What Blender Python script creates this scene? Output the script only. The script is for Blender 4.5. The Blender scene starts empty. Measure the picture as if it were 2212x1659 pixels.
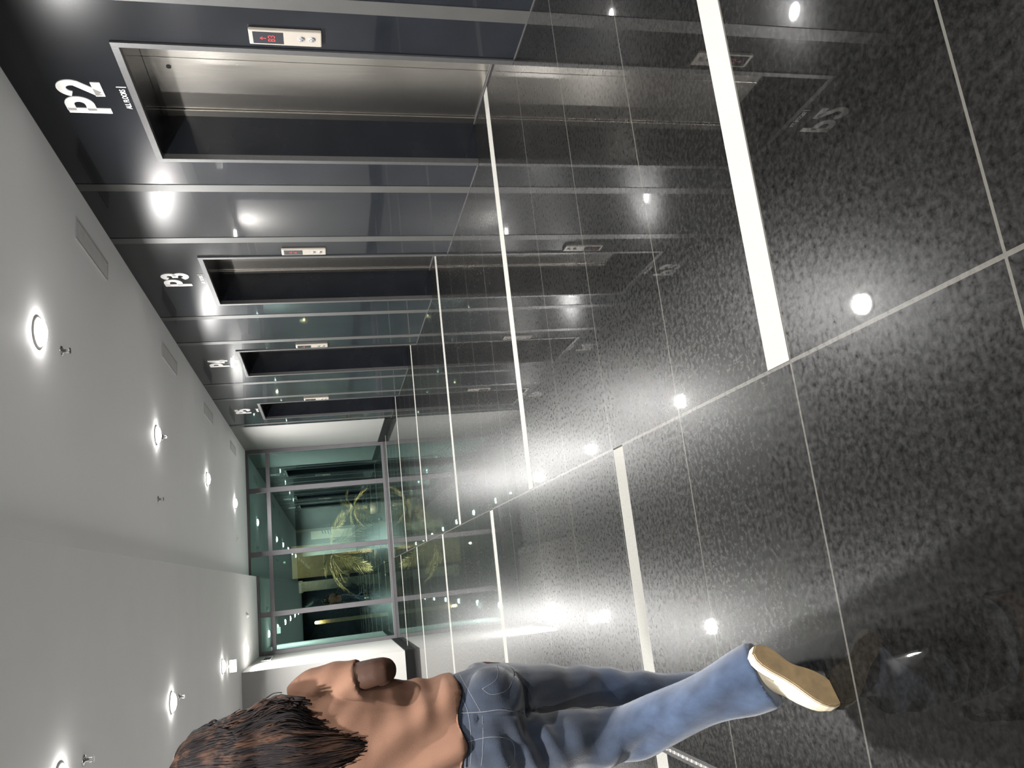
import bpy, bmesh, math, random
from mathutils import Vector, Matrix
from mathutils.bvhtree import BVHTree
random.seed(7)
S = bpy.context.scene
COL = S.collection

# ------------------------------------------------------------------ camera, world, exposure
YAW, PITCH, ROLL, FPX, CAMH = 0.237495, -0.239933, -0.055380, 1681.95, 1.300066
cy, sy = math.cos(YAW), math.sin(YAW)
FWD = Vector((sy*math.cos(PITCH), cy*math.cos(PITCH), math.sin(PITCH)))
_r0 = Vector((cy, -sy, 0)); _u0 = _r0.cross(FWD)
RGT = _r0*math.cos(ROLL) + _u0*math.sin(ROLL)
UPV = -_r0*math.sin(ROLL) + _u0*math.cos(ROLL)
CAMP = Vector((0, 0, CAMH))
cd = bpy.data.cameras.new('camera'); cam = bpy.data.objects.new('camera', cd); COL.objects.link(cam)
# the phone was held sideways: picture x runs down the room, picture y runs to its left
X_, Y_, Z_ = -UPV, RGT, -FWD
cam.matrix_world = Matrix(((X_.x, Y_.x, Z_.x, 0), (X_.y, Y_.y, Z_.y, 0), (X_.z, Y_.z, Z_.z, CAMH), (0, 0, 0, 1)))
cd.sensor_fit = 'HORIZONTAL'; cd.sensor_width = 36; cd.lens = 36*FPX/2212
cd.clip_start = 0.05; cd.clip_end = 200
S.camera = cam
w = bpy.data.worlds.new('night'); S.world = w; w.use_nodes = True
w.node_tree.nodes['Background'].inputs[0].default_value = (0.012, 0.018, 0.024, 1)
w.node_tree.nodes['Background'].inputs[1].default_value = 1.0
S.view_settings.view_transform = 'Standard'; S.view_settings.look = 'None'
S.view_settings.gamma = 1.0; S.view_settings.use_curve_mapping = False
S.view_settings.exposure = 0.0
LAMP_W = 290.0

XR, H, HS, XS = 3.126, 3.0, 2.85, 0.42       # lift wall, ceiling, soffit, soffit edge
YW, XL, XLE, YLE = 17.8, -2.45, -1.20, 14.45 # window wall, left wall, wall block by the window
YB = -7.0
PITCHY = 3.035

def pray(x, y):
    return (FWD + RGT*((829.5-y)/FPX) + UPV*(-(x-1106)/FPX)).normalized()

def at(x, y, ax, val):
    d = pray(x, y); t = (val-CAMP[ax])/d[ax]
    return CAMP + d*t

# ------------------------------------------------------------------ materials
def mat(name):
    m = bpy.data.materials.new(name); m.use_nodes = True
    return m, m.node_tree.nodes, m.node_tree.links, m.node_tree.nodes['Principled BSDF']

def setp(b, **k):
    n = {'base': 'Base Color', 'rough': 'Roughness', 'metal': 'Metallic', 'coat': 'Coat Weight', 'coatr': 'Coat Roughness',
         'coati': 'Coat IOR', 'spec': 'Specular IOR Level', 'ior': 'IOR', 'aniso': 'Anisotropic', 'anr': 'Anisotropic Rotation',
         'emit': 'Emission Color', 'emits': 'Emission Strength', 'sheen': 'Sheen Weight', 'sheenr': 'Sheen Roughness'}
    for a, v in k.items():
        if a in ('base', 'emit'): v = (*v, 1)
        b.inputs[n[a]].default_value = v

def noise_color(N, L, b, c0, c1, scale, detail=4, lo=.35, hi=.65, stretch=None, rough=.55):
    tc = N.new('ShaderNodeTexCoord'); mp = N.new('ShaderNodeMapping'); nz = N.new('ShaderNodeTexNoise'); cr = N.new('ShaderNodeValToRGB')
    L.new(tc.outputs['Object'], mp.inputs[0]); L.new(mp.outputs[0], nz.inputs['Vector'])
    if stretch: mp.inputs['Scale'].default_value = stretch
    nz.inputs['Scale'].default_value = scale; nz.inputs['Detail'].default_value = detail; nz.inputs['Roughness'].default_value = rough
    cr.color_ramp.elements[0].position = lo; cr.color_ramp.elements[0].color = (*c0, 1)
    cr.color_ramp.elements[1].position = hi; cr.color_ramp.elements[1].color = (*c1, 1)
    L.new(nz.outputs[0], cr.inputs[0])
    if b is not None: L.new(cr.outputs[0], b.inputs['Base Color'])
    return nz, cr, mp

def bump(N, L, b, src, strength, dist=.01):
    bp = N.new('ShaderNodeBump'); bp.inputs['Strength'].default_value = strength; bp.inputs['Distance'].default_value = dist
    L.new(src, bp.inputs['Height']); L.new(bp.outputs[0], b.inputs['Normal'])
    return bp

def simple(name, c, rough=.5, metal=0, var=.12, scale=9, **k):
    m, N, L, b = mat(name)
    noise_color(N, L, b, tuple(x*(1-var) for x in c), tuple(min(1, x*(1+var)) for x in c), scale)
    setp(b, rough=rough, metal=metal, **k)
    return m

def emitter(name, c, s):
    m, N, L, b = mat(name); setp(b, base=(.8, .8, .8), emit=c, emits=s, rough=.4)
    return m

def floor_material():
    m, N, L, b = mat('polished_black_granite')
    geo = N.new('ShaderNodeNewGeometry'); sep = N.new('ShaderNodeSeparateXYZ'); L.new(geo.outputs['Position'], sep.inputs[0])
    def M(op, a, bb=None, c=None):
        n = N.new('ShaderNodeMath'); n.operation = op
        for i, v in enumerate((a, bb, c)):
            if v is None: continue
            if isinstance(v, (int, float)): n.inputs[i].default_value = v
            else: L.new(v, n.inputs[i])
        return n.outputs[0]
    def band(src, off, per, width):      # 1 inside [off, off+width) of each period
        t = M('FLOORED_MODULO', M('SUBTRACT', src, off), per)
        return M('LESS_THAN', t, width)
    X, Y = sep.outputs[0], sep.outputs[1]
    right = M('GREATER_THAN', X, .485)
    left = M('SUBTRACT', 1, right)
    per = 3.005
    sr = M('MULTIPLY', right, band(Y, 1.905, per, .122))
    sl = M('MULTIPLY', left, band(Y, 3.270, per, .122))
    strip = M('MAXIMUM', sr, sl)
    joint = band(Y, 1.905-.002, per/4, .0075)
    long = M('LESS_THAN', M('ABSOLUTE', M('SUBTRACT', X, .482)), .0055)
    jt = M('MAXIMUM', joint, long)
    # granite body
    nz, cr, _ = noise_color(N, L, None, (.0007, .0007, .0007), (.0037, .0036, .0033), 52, 9, .28, .74, rough=.72)
    nz2, cr2, _ = noise_color(N, L, None, (.65, .65, .65), (1.25, 1.25, 1.23), 6, 6, .3, .7)
    mul = N.new('ShaderNodeMix'); mul.data_type = 'RGBA'; mul.blend_type = 'MULTIPLY'; mul.inputs[0].default_value = 1
    L.new(cr.outputs[0], mul.inputs[6]); L.new(cr2.outputs[0], mul.inputs[7])
    nz3, cr3, _ = noise_color(N, L, None, (.116, .114, .106), (.136, .133, .124), 120, 3)
    mx = N.new('ShaderNodeMix'); mx.data_type = 'RGBA'; L.new(strip, mx.inputs[0]); L.new(mul.outputs[2], mx.inputs[6]); L.new(cr3.outputs[0], mx.inputs[7])
    mj = N.new('ShaderNodeMix'); mj.data_type = 'RGBA'; L.new(jt, mj.inputs[0]); L.new(mx.outputs[2], mj.inputs[6]); mj.inputs[7].default_value = (.028, .027, .024, 1)
    L.new(mj.outputs[2], b.inputs['Base Color'])
    # granite grain scatters part of the polish
    rr = N.new('ShaderNodeMapRange'); rr.inputs[1].default_value = .3; rr.inputs[2].default_value = .7; rr.inputs[3].default_value = .24; rr.inputs[4].default_value = .36
    L.new(nz.outputs[0], rr.inputs[0]); L.new(rr.outputs[0], b.inputs['Roughness'])
    sv = N.new('ShaderNodeMapRange')
    for k, v in ((1, .34), (2, .68), (3, .006), (4, .066)): sv.inputs[k].default_value = v
    L.new(nz.outputs[0], sv.inputs[0]); L.new(M('MULTIPLY', sv.outputs[0], M('SUBTRACT', 1, strip)), b.inputs['Specular IOR Level'])
    cw = M('SUBTRACT', 1, M('ADD', .06, M('MULTIPLY', M('MAXIMUM', strip, jt), .65))); 
    cn = N.new('ShaderNodeMapRange')
    for k, v in ((1, .36), (2, .64), (3, .62), (4, .98)): cn.inputs[k].default_value = v
    L.new(nz.outputs[0], cn.inputs[0]); L.new(M('MULTIPLY', cw, cn.outputs[0]), b.inputs['Coat Weight'])
    setp(b, coatr=.014, coati=1.42)
    return m

def panel_material():
    m, N, L, b = mat('dark_glossy_wall_panel')
    nz, cr, mp = noise_color(N, L, b, (.0042, .0050, .0068), (.0060, .0070, .0092), 3, 3)
    setp(b, rough=.25, coat=.55, coatr=.03, coati=1.34, spec=.09)
    n2 = N.new('ShaderNodeTexNoise'); n2.inputs['Scale'].default_value = 2.2; n2.inputs['Detail'].default_value = 1
    L.new(mp.outputs[0], n2.inputs['Vector'])
    bp = bump(N, L, b, n2.outputs[0], .006, .02); L.new(bp.outputs[0], b.inputs['Coat Normal'])
    return m

def steel_material():
    m, N, L, b = mat('brushed_stainless_steel')
    nz, cr, mp = noise_color(N, L, b, (.56, .53, .49), (.66, .63, .58), 3, 6, stretch=(60, 60, 1.2))
    setp(b, metal=1, rough=.24, aniso=.6)
    tg = N.new('ShaderNodeTangent'); tg.direction_type = 'RADIAL'; tg.axis = 'Z'; L.new(tg.outputs[0], b.inputs['Tangent'])
    b.inputs['Anisotropic Rotation'].default_value = 0
    bump(N, L, b, nz.outputs[0], .015, .004)
    return m

def glass_material():
    m, N, L, b = mat('tinted_window_glass')
    N.remove(b); out = [n for n in N if n.type == 'OUTPUT_MATERIAL'][0]
    g = N.new('ShaderNodeBsdfGlossy'); g.inputs['Roughness'].default_value = .004; g.inputs[0].default_value = (.44, .67, .62, 1)
    t = N.new('ShaderNodeBsdfTransparent'); t.inputs[0].default_value = (.62, .72, .68, 1)
    lw = N.new('ShaderNodeLayerWeight'); lw.inputs[0].default_value = .25
    mr = N.new('ShaderNodeMapRange'); mr.inputs[3].default_value = .30; mr.inputs[4].default_value = .8
    L.new(lw.outputs['Fresnel'], mr.inputs[0])
    mx = N.new('ShaderNodeMixShader'); L.new(mr.outputs[0], mx.inputs[0]); L.new(t.outputs[0], mx.inputs[1]); L.new(g.outputs[0], mx.inputs[2])
    L.new(mx.outputs[0], out.inputs[0])
    return m

def fabric(name, c0, c1, scale=14, stretch=None, weave=900, bs=.25, rough=.85, sheen=.3):
    m, N, L, b = mat(name)
    nz, cr, mp = noise_color(N, L, b, c0, c1, scale, 5, .3, .7, stretch)
    n2 = N.new('ShaderNodeTexNoise'); n2.inputs['Scale'].default_value = weave; n2.inputs['Detail'].default_value = 2
    L.new(mp.outputs[0], n2.inputs['Vector']); bump(N, L, b, n2.outputs[0], bs, .002)
    setp(b, rough=rough, sheen=sheen)
    return m

MF = floor_material(); MP = panel_material(); MS = steel_material(); MG = glass_material()
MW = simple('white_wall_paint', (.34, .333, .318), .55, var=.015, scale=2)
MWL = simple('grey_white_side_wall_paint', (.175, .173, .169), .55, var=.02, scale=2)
MWE = simple('white_paint_darkened_for_lamp', (.112, .11, .105), .55, var=.02, scale=2)  # same white as the other end wall, darkened to offset the close lamp
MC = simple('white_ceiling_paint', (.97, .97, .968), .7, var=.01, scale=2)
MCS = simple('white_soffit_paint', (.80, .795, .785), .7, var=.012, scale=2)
MB = simple('black_skirting_stone', (.003, .003, .003), .5, var=.3, scale=30, spec=.12)
MSTR = simple('pale_metal_strip', (.036, .0355, .034), .42, metal=.25, var=.07, scale=6)
MAL = simple('satin_aluminium_trim', (.053, .053, .054), .4, metal=.6, var=.06, scale=30)
MFR = simple('grey_window_frame', (.064, .061, .065), .4, metal=.2, var=.06, scale=5)
MLT = emitter('downlight_glow', (1.0, .98, .95), 60)
MRIM = simple('white_lamp_rim', (.8, .79, .77), .4, var=.02)
MSIGN = simple('white_sign_letter', (.48, .47, .45), .5, var=.02, emit=(1, .97, .93), emits=.25)
MPLATE = simple('champagne_metal_plate', (.215, .195, .167), .4, metal=.2, var=.03)
MSCR = simple('black_display_screen', (.012, .012, .016), .18, var=.1)
MRED = emitter('red_display_digits', (1.0, .05, .04), 1.1); MRED.node_tree.nodes['Principled BSDF'].inputs[0].default_value = (.12, .005, .005, 1)
MBTN = simple('chrome_button', (.75, .76, .82), .12, metal=1, var=.03)
MVENT = simple('grey_vent_metal', (.66, .65, .64), .5, var=.05)
MDK = simple('dark_vent_slot', (.09, .09, .09), .6, var=.1)
MCHR = simple('chrome_fitting', (.7, .7, .7), .2, metal=1, var=.05)

# ------------------------------------------------------------------ mesh helpers
def tag(o, label=None, cat=None, group=None, kind=None):
    for k, v in (('label', label), ('category', cat), ('group', group), ('kind', kind)):
        if v: o[k] = v
    return o

def link_mesh(name, bm, m, parent=None, smooth=False):
    me = bpy.data.meshes.new(name); bm.normal_update(); bm.to_mesh(me); bm.free()
    if smooth:
        for p in me.polygons: p.use_smooth = True
    o = bpy.data.objects.new(name, me); COL.objects.link(o)
    for mm in (m if isinstance(m, (list, tuple)) else [m]): me.materials.append(mm)
    if parent is not None:
        o.parent = parent
    return o

def empty(name, loc=(0, 0, 0), label=None, cat=None, group=None, kind=None):
    o = bpy.data.objects.new(name, None); COL.objects.link(o); o.location = loc; o.empty_display_size = .1
    return tag(o, label, cat, group, kind)

def box(bm, x0, x1, y0, y1, z0, z1, bevel=0, mi=0):
    if x0 > x1: x0, x1 = x1, x0
    if y0 > y1: y0, y1 = y1, y0
    r = bmesh.ops.create_cube(bm, size=1)
    bmesh.ops.scale(bm, vec=(x1-x0, y1-y0, z1-z0), verts=r['verts'])
    bmesh.ops.translate(bm, vec=((x0+x1)/2, (y0+y1)/2, (z0+z1)/2), verts=r['verts'])
    fs = {f for v in r['verts'] for f in v.link_faces}
    for f in fs: f.material_index = mi
    if bevel:
        es = {e for v in r['verts'] for e in v.link_edges}
        bmesh.ops.bevel(bm, geom=list(es), offset=bevel, segments=2, affect='EDGES', profile=.6)

def boxes(name, m, parent, *bs, bevel=0):
    bm = bmesh.new()
    for b in bs: box(bm, *b, bevel=bevel)
    return link_mesh(name, bm, m, parent)

def lathe(bm, prof, n=32, cx=0, cyy=0, mi=0):
    rings = []
    for r, z in prof:
        rings.append([bm.verts.new((cx+r*math.cos(2*math.pi*i/n), cyy+r*math.sin(2*math.pi*i/n), z)) for i in range(n)])
    for a, b in zip(rings, rings[1:]):
        for i in range(n):
            f = bm.faces.new((a[i], a[(i+1) % n], b[(i+1) % n], b[i])); f.material_index = mi
    for rg in (rings[0], rings[-1]):
        try: bm.faces.new(rg).material_index = mi
        except ValueError: pass
    return rings

def dup(root, loc, label, group=None):
    r = root.copy(); COL.objects.link(r); r.location = loc; r['label'] = label
    if group: r['group'] = group
    for ch in root.children:
        c = ch.copy(); COL.objects.link(c); c.parent = r
        for g in ch.children:
            d = g.copy(); COL.objects.link(d); d.parent = c
    return r

def fix(bm): bmesh.ops.recalc_face_normals(bm, faces=bm.faces)

# ------------------------------------------------------------------ the room
def struct(name, m, *bs):
    o = boxes(name, m, None, *bs); o['kind'] = 'structure'; return o

struct('floor', MF, (XL-.3, XR+.9, YB-.3, YW+.06, -.2, 0))
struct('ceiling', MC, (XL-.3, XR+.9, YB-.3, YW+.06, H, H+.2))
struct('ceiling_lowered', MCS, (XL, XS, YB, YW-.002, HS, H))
LIFTS = [4.16 + PITCHY*i for i in range(4)]          # near edge of each lift opening
LW, LH = 1.30, 2.357
segs, y0 = [], YB
wall_bits = []
for ly in LIFTS:
    wall_bits.append((XR, XR+.7, y0, ly, 0, H)); wall_bits.append((XR, XR+.7, ly, ly+LW, LH, H)); y0 = ly+LW
wall_bits.append((XR, XR+.7, y0, 15.2, 0, H))
struct('wall_right', MP, *wall_bits)
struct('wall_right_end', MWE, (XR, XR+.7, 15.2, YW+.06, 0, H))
struct('baseboard_right', MB, (XR-.014, XR, 15.2, YW-.05, 0, .125))
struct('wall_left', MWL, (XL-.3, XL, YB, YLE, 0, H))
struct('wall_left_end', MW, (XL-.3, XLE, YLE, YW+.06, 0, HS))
struct('baseboard_left', MB, (XL, XL+.014, YB, YLE-.014, 0, .13))
struct('baseboard_left_end', MB, (XL, XLE+.014, YLE-.014, YLE, 0, .13), (XLE, XLE+.014, YLE, YW-.05, 0, .13))
struct('wall_back', MP, (XL-.3, 1.75, YB-.3, YB, 0, H))
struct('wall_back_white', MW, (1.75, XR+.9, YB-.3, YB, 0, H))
n = 1
for i, base in enumerate([3.72] + [2.783 + PITCHY*k for k in range(1, 5)]):
    for yy in ([base] if i == 0 else [base, base+.958]):
        if yy + .1 > 15.1: continue
        struct('trim_%d' % n, MSTR, (XR-.004, XR+.002, yy, yy+.106, 0, H-.004)); n += 1
# thin aluminium edge where the lift wall meets floor
bits, y0 = [], YB
for ly in LIFTS + [15.2]:
    bits.append((XR-.005, XR+.001, y0, ly, 0, .0045)); y0 = ly+LW
struct('trim_%d' % n, MSTR, *bits)

# ------------------------------------------------------------------ window
win = empty('window_1', (0, 0, 0), kind='structure')
cols = [XLE, -.39, .87, 2.23, XR]
hw = .052
YF0, YF1 = YW-.05, YW+.05
def frame(name, *b): return boxes(name, MFR, win, *b, bevel=.004)
for cxm in cols[1:-1]:
    top = H if cxm > XS else HS
    frame('mullion', (cxm-hw, cxm+hw, YF0, YF1, .06, top-.05))
frame('side_frame', (XLE, XLE+.08, YF0, YF1, .06, HS-.05)); frame('side_frame', (XR-.085, XR, YF0, YF1, .06, H-.05))
frame('bottom_rail', (XLE, XR, YF0, YF1, 0, .06))
frame('top_rail', (XLE, XS, YF0, YF1, HS-.05, HS)); frame('top_rail', (XS, XR, YF0, YF1, H-.05, H))
frame('transom', (XLE+.08, XR-.085, YF0+.002, YF1-.002, 2.50, 2.585))
edges = [(XLE+.08, cols[1]-hw), (cols[1]+hw, cols[2]-hw), (cols[2]+hw, cols[3]-hw), (cols[3]+hw, XR-.085)]
for a, b in edges:
    boxes('pane', MG, win, (a, b, YW-.004, YW+.004, .06, 2.50))
    t0 = (H if a > XS else HS)-.05
    if a < XS < b: boxes('pane', MG, win, (XS, b, YW-.004, YW+.004, HS-.05, H-.05))
    boxes('pane', MG, win, (a, b, YW-.004, YW+.004, 2.585, t0))

# ------------------------------------------------------------------ lifts
def make_lift():
    t = empty('lift_entrance')
    fw, D0 = .042, .349
    boxes('door_frame', MAL, t, (-.012, .03, 0, fw, 0, LH), (-.012, .03, LW-fw, LW, 0, LH), (-.012, .03, fw, LW-fw, LH-fw, LH), bevel=.002)
    boxes('side_reveal', MP, t, (.03, D0+.06, .003, fw, 0, LH-.003)); boxes('side_reveal', MP, t, (.03, D0+.06, LW-fw, LW-.003, 0, LH-.003))
    boxes('head_reveal', MP, t, (.03, D0+.06, fw, LW-fw, LH-fw, LH-.003))
    boxes('jamb_post', MS, t, (D0-.012, D0+.05, LW-fw-.075, LW-fw, .0, LH-fw), bevel=.003)
    mid = .605
    d = boxes('door_panel', MS, t, (D0, D0+.04, fw, mid-.0025, .012, LH-fw), bevel=.002)
    d2 = boxes('door_panel', MS, t, (D0, D0+.04, mid+.0025, LW-fw-.085, .012, LH-fw), bevel=.002)
    bm = bmesh.new(); lathe(bm, [(.004, 0), (.016, .0), (.016, .004), (.012, .004), (.0115, .001), (.004, .001)], 20)
    bmesh.ops.rotate(bm, verts=bm.verts, cent=(0, 0, 0), matrix=Matrix.Rotation(-math.pi/2, 3, 'Y'))
    bmesh.ops.translate(bm, verts=bm.verts, vec=(D0-.001, .70, 2.17))
    link_mesh('key_hole', bm, MDK, d2)
    boxes('door_sill', MAL, t, (D0-.02, D0+.05, fw, LW-fw, 0, .010), bevel=.001)
    return t
lift0 = make_lift(); lift0.location = (XR, LIFTS[0], 0)
LL = ['lift entrance under the large P2 sign, stainless steel doors widest in view',
      'lift entrance under the P3 sign, narrow strip of steel door showing in dark recess',
      'lift entrance under the P4 sign, dark recess hiding its doors',
      'lift entrance under the P5 sign, farthest one beside the white wall end']
tag(lift0, LL[0], 'lift', 'lift entrances along the dark wall')
for i in range(1, 4):
    dup(lift0, (XR, LIFTS[i], 0), LL[i], 'lift entrances along the dark wall')

# ------------------------------------------------------------------ lift number signs (letters drawn as strokes)
def arc(cx, cyy, rx, ry, a0, a1, n=14):
    return [(cx+rx*math.cos(math.radians(a0+(a1-a0)*i/n)), cyy+ry*math.sin(math.radians(a0+(a1-a0)*i/n))) for i in range(n+1)]
GL = {
 'P': [[(.10, 0), (.10, 1)], [(.10, .905)] + arc(.36, .67, .235, .235, 90, -90) + [(.10, .435)]],
 '2': [arc(.335, .655, .235, .25, 165, -25, 18) + [(.13, .10), (.14, .095)], [(.03, .095), (.60, .095)]],
 '3': [arc(.30, .695, .215, .21, 160, -70, 16), arc(.31, .29, .235, .20, 75, -160, 16), [(.20, .495), (.34, .495)]],
 '4': [[(.44, 0), (.44, 1)], [(.44, .93), (.08, .33)], [(.02, .28), (.62, .28)]],
 '5': [[(.54, .905), (.12, .905)], [(.14, 1.0), (.12, .50)], [(.10, .55)] + arc(.30, .345, .24, .25, 115, -155, 18)],
}
def stroke(bm, pts, wd, f, th, z0=0):
    n = len(pts); Lf, Rt = [], []
    for i in range(n):
        a = Vector(pts[max(i-1, 0)]); b = Vector(pts[min(i+1, n-1)]); p = Vector(pts[i])
        d = (b-a).normalized(); nn = Vector((-d.y, d.x))
        Lf.append(p+nn*wd/2); Rt.append(p-nn*wd/2)
    layers = []
    for zz in (z0, z0+th):
        layers.append(([bm.verts.new(f(p.x, p.y, zz)) for p in Lf], [bm.verts.new(f(p.x, p.y, zz)) for p in Rt]))
    (l0, r0), (l1, r1) = layers
    for i in range(n-1):
        bm.faces.new((l1[i], l1[i+1], r1[i+1], r1[i])); bm.faces.new((l0[i], r0[i], r0[i+1], l0[i+1]))
        bm.faces.new((l0[i], l0[i+1], l1[i+1], l1[i])); bm.faces.new((r0[i], r1[i], r1[i+1], r0[i+1]))
    bm.faces.new((l0[0], l1[0], r1[0], r0[0])); bm.faces.new((l0[-1], r0[-1], r1[-1], l1[-1]))

def text_mesh(body, size, extrude, f, name, m, parent, wide=1.0):
    cu = bpy.data.curves.new(name, 'FONT'); cu.body = body; cu.size = size; cu.extrude = extrude; cu.offset = size*.012
    o = bpy.data.objects.new(name, cu); COL.objects.link(o)
    dg = bpy.context.evaluated_depsgraph_get(); me = bpy.data.meshes.new_from_object(o.evaluated_get(dg))
    bpy.data.objects.remove(o); bm = bmesh.new(); bm.from_mesh(me); bpy.data.meshes.remove(me)
    for v in bm.verts: v.co = Vector(f(v.co.x*wide, v.co.y, v.co.z))
    fix(bm)
    return link_mesh(name, bm, m, parent)

SL = ['white P2 lettering with small ALL FLOORS caption above the nearest lift',
      'white P3 lettering with small caption above the second lift',
      'white P4 lettering beside a lamp highlight above the third lift',
      'white P5 lettering above the farthest lift']
for i, ly in enumerate(LIFTS):
    t = empty('lift_number_sign', (XR, ly+.71, 2.51), SL[i], 'sign', 'lift numbers on the dark wall')
    hh = .25
    for k, ch in enumerate('P'+str(i+2)):
        bm = bmesh.new()
        for s in GL[ch]:
            stroke(bm, s, .215, lambda a, b, c, k=k: (-.002-c, -(k*.175 + a*hh*.98), b*hh), .006, .0003*k)
        fix(bm); link_mesh('letter' if k == 0 else 'number', bm, MSIGN, t)
    text_mesh('ALL FLOORS', .046, .001, lambda a, b, c: (-.003-c, -(.05+a), -.128+b), 'caption', MSIGN, t, .80)
    boxes('caption_bar', MSIGN, t, (-.004, -.001, -.282, -.276, -.142, -.085))

# ------------------------------------------------------------------ call panels
DM = {'up': ['00100', '01110', '10101', '00100', '00100', '00100', '00100'],
      'down': ['00100', '00100', '00100', '00100', '10101', '01110', '00100'],
      'B': ['1110', '1001', '1001', '1110', '1001', '1001', '1110'], '3': ['1110', '0001', '0001', '0110', '0001', '0001', '1110']}
def dots(bm, pat, s0, t0, cell):
    for r, row in enumerate(pat):
        for c, ch in enumerate(row):
            if ch == '1':
                a = s0+c*cell; b = t0-r*cell
                box(bm, -.0235, -.022, -(a+cell*.86), -a, b-cell*.86, b)
def call_panel(i, ly):
    PWD, PH = .125, .405
    LB = ['champagne call panel showing red up arrow and B3 beside the nearest lift',
          'champagne call panel showing two red down arrows beside the P3 lift',
          'champagne call panel with dim red display beside the P4 lift',
          'champagne call panel beside the farthest lift P5']
    t = empty('call_panel', (XR, ly-.055, 1.19), LB[i], 'lift buttons', 'call panels beside the lifts')
    bm = bmesh.new(); box(bm, -.021, 0, -PWD, 0, 0, PH, bevel=.006); link_mesh('housing', bm, MPLATE, t)
    s = boxes('display_screen', MSCR, t, (-.0225, -.0205, -PWD+.014, -.014, .215, PH-.022))
    bm = bmesh.new(); c = .0044
    if i == 0:
        dots(bm, DM['up'], .048, .345, .0050); dots(bm, DM['B'], .036, .300, .0056); dots(bm, DM['3'], .064, .300, .0056)
    elif i == 1:
        dots(bm, DM['down'], .050, .338, c); dots(bm, DM['down'], .050, .298, c)
    else:
        dots(bm, DM['down'], .050, .320, c)
    link_mesh('display_symbols', bm, MRED, s)
    for z in (.115, .055):
        bm = bmesh.new(); lathe(bm, [(.019, 0), (.019, .004), (.016, .007), (.014, .006), (.008, .0085), (.001, .009)], 28)
        bmesh.ops.rotate(bm, verts=bm.verts, cent=(0, 0, 0), matrix=Matrix.Rotation(-math.pi/2, 3, 'Y'))
        bmesh.ops.translate(bm, verts=bm.verts, vec=(-.0205, -PWD*.52, z)); fix(bm)
        link_mesh('button', bm, MBTN, t, True)
for i, ly in enumerate(LIFTS): call_panel(i, ly)

# ------------------------------------------------------------------ ceiling fittings
def make_downlight():
    t = empty('ceiling_downlight')
    bm = bmesh.new(); lathe(bm, [(.084, 0), (.104, 0), (.102, -.007), (.084, -.010)], 40); fix(bm)
    link_mesh('rim', bm, MRIM, t, True)
    bm = bmesh.new(); lathe(bm, [(.083, -.001), (.083, -.018), (.072, -.032), (.042, -.042), (.002, -.046)], 40); fix(bm)
    link_mesh('diffuser', bm, MLT, t, True)
    return t
dl = make_downlight()
def lamp_light(x, y, z, power):
    ld = bpy.data.lights.new('downlight_beam', 'AREA'); ld.shape = 'DISK'; ld.size = .15; ld.energy = power
    ld.color = (1.0, .985, .96); ld.spread = math.radians(170)
    o = bpy.data.objects.new('downlight_beam', ld); COL.objects.link(o); o.location = (x, y, z-.050)
RL = [(5.16, 'bright round downlight nearest the camera in the row beside the lifts'),
      (8.62, 'second round downlight from the camera in the row beside the lifts'),
      (12.1, 'third round downlight from the camera in the row beside the lifts'),
      (15.53, 'round downlight closest to the glass in the row beside the lifts'),
      (1.70, 'round downlight over the camera in the row beside the lifts'),
      (-1.75, 'round downlight behind the camera in the row beside the lifts'),
      (-5.2, 'round downlight by the back wall in the row beside the lifts')]
LFT = [(5.25, 'round downlight on the lowered ceiling nearest the camera, above the walking person'),
       (1.70, 'round downlight on the lowered ceiling behind the person and over the camera'),
       (8.47, 'second round downlight from the camera on the lowered ceiling'),
       (12.1, 'round downlight on the lowered ceiling just before the small lit white box'),
       (15.3, 'round downlight on the lowered ceiling hugging the white wall end by the window'),
       (-1.75, 'round downlight on the lowered ceiling behind the camera'),
       (-5.2, 'round downlight on the lowered ceiling by the back wall')]
first = True
for x, z, lst in ((1.75, H, RL), (-.885, HS, LFT)):
    for y, lab in lst:
        if first:
            dl.location = (x, y, z); tag(dl, lab, 'ceiling light', 'round ceiling downlights'); first = False
        else: dup(dl, (x, y, z), lab)
        lamp_light(x, y, z, LAMP_W*(1.25 if z == H else 1.0))

def sprinkler(x, y, z, lab):
    t = empty('sprinkler_head', (x, y, z), lab, 'sprinkler', 'sprinkler heads')
    bm = bmesh.new(); lathe(bm, [(.004, 0), (.036, 0), (.034, -.006), (.012, -.012), (.010, -.030), (.004, -.032)], 24); fix(bm); link_mesh('escutcheon', bm, MCHR, t, True)
    bm = bmesh.new(); lathe(bm, [(.003, -.052), (.022, -.052), (.022, -.055), (.003, -.056)], 20); fix(bm); link_mesh('deflector', bm, MCHR, t)
    boxes('yoke_arm', MCHR, t, (-.015, -.011, -.003, .003, -.052, -.028)); boxes('yoke_arm', MCHR, t, (.011, .015, -.003, .003, -.052, -.028))
sprinkler(1.76, 5.60, H, 'small sprinkler head just beyond the nearest downlight by the lifts')
sprinkler(1.78, 8.90, H, 'small sprinkler head just beyond the second downlight by the lifts')
sprinkler(1.085, 8.68, H, 'small dark sprinkler head alone near the middle of the ceiling')
sprinkler(-.862, 5.70, HS, 'sprinkler head beside the lowered ceiling lamp above the person')
sprinkler(-.886, 8.86, HS, 'sprinkler head beside the second lamp on the lowered ceiling')
def detector(x, y, z, lab, m):
    t = empty('smoke_detector', (x, y, z), lab, 'smoke detector', 'smoke detectors')
    bm = bmesh.new(); lathe(bm, [(.004, 0), (.058, 0), (.058, -.014), (.050, -.022), (.004, -.022)], 32); fix(bm); link_mesh('base', bm, m, t, True)
    bm = bmesh.new(); lathe(bm, [(.034, -.022), (.034, -.034), (.026, -.044), (.003, -.046)], 28); fix(bm); link_mesh('dome', bm, m, t, True)
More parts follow.
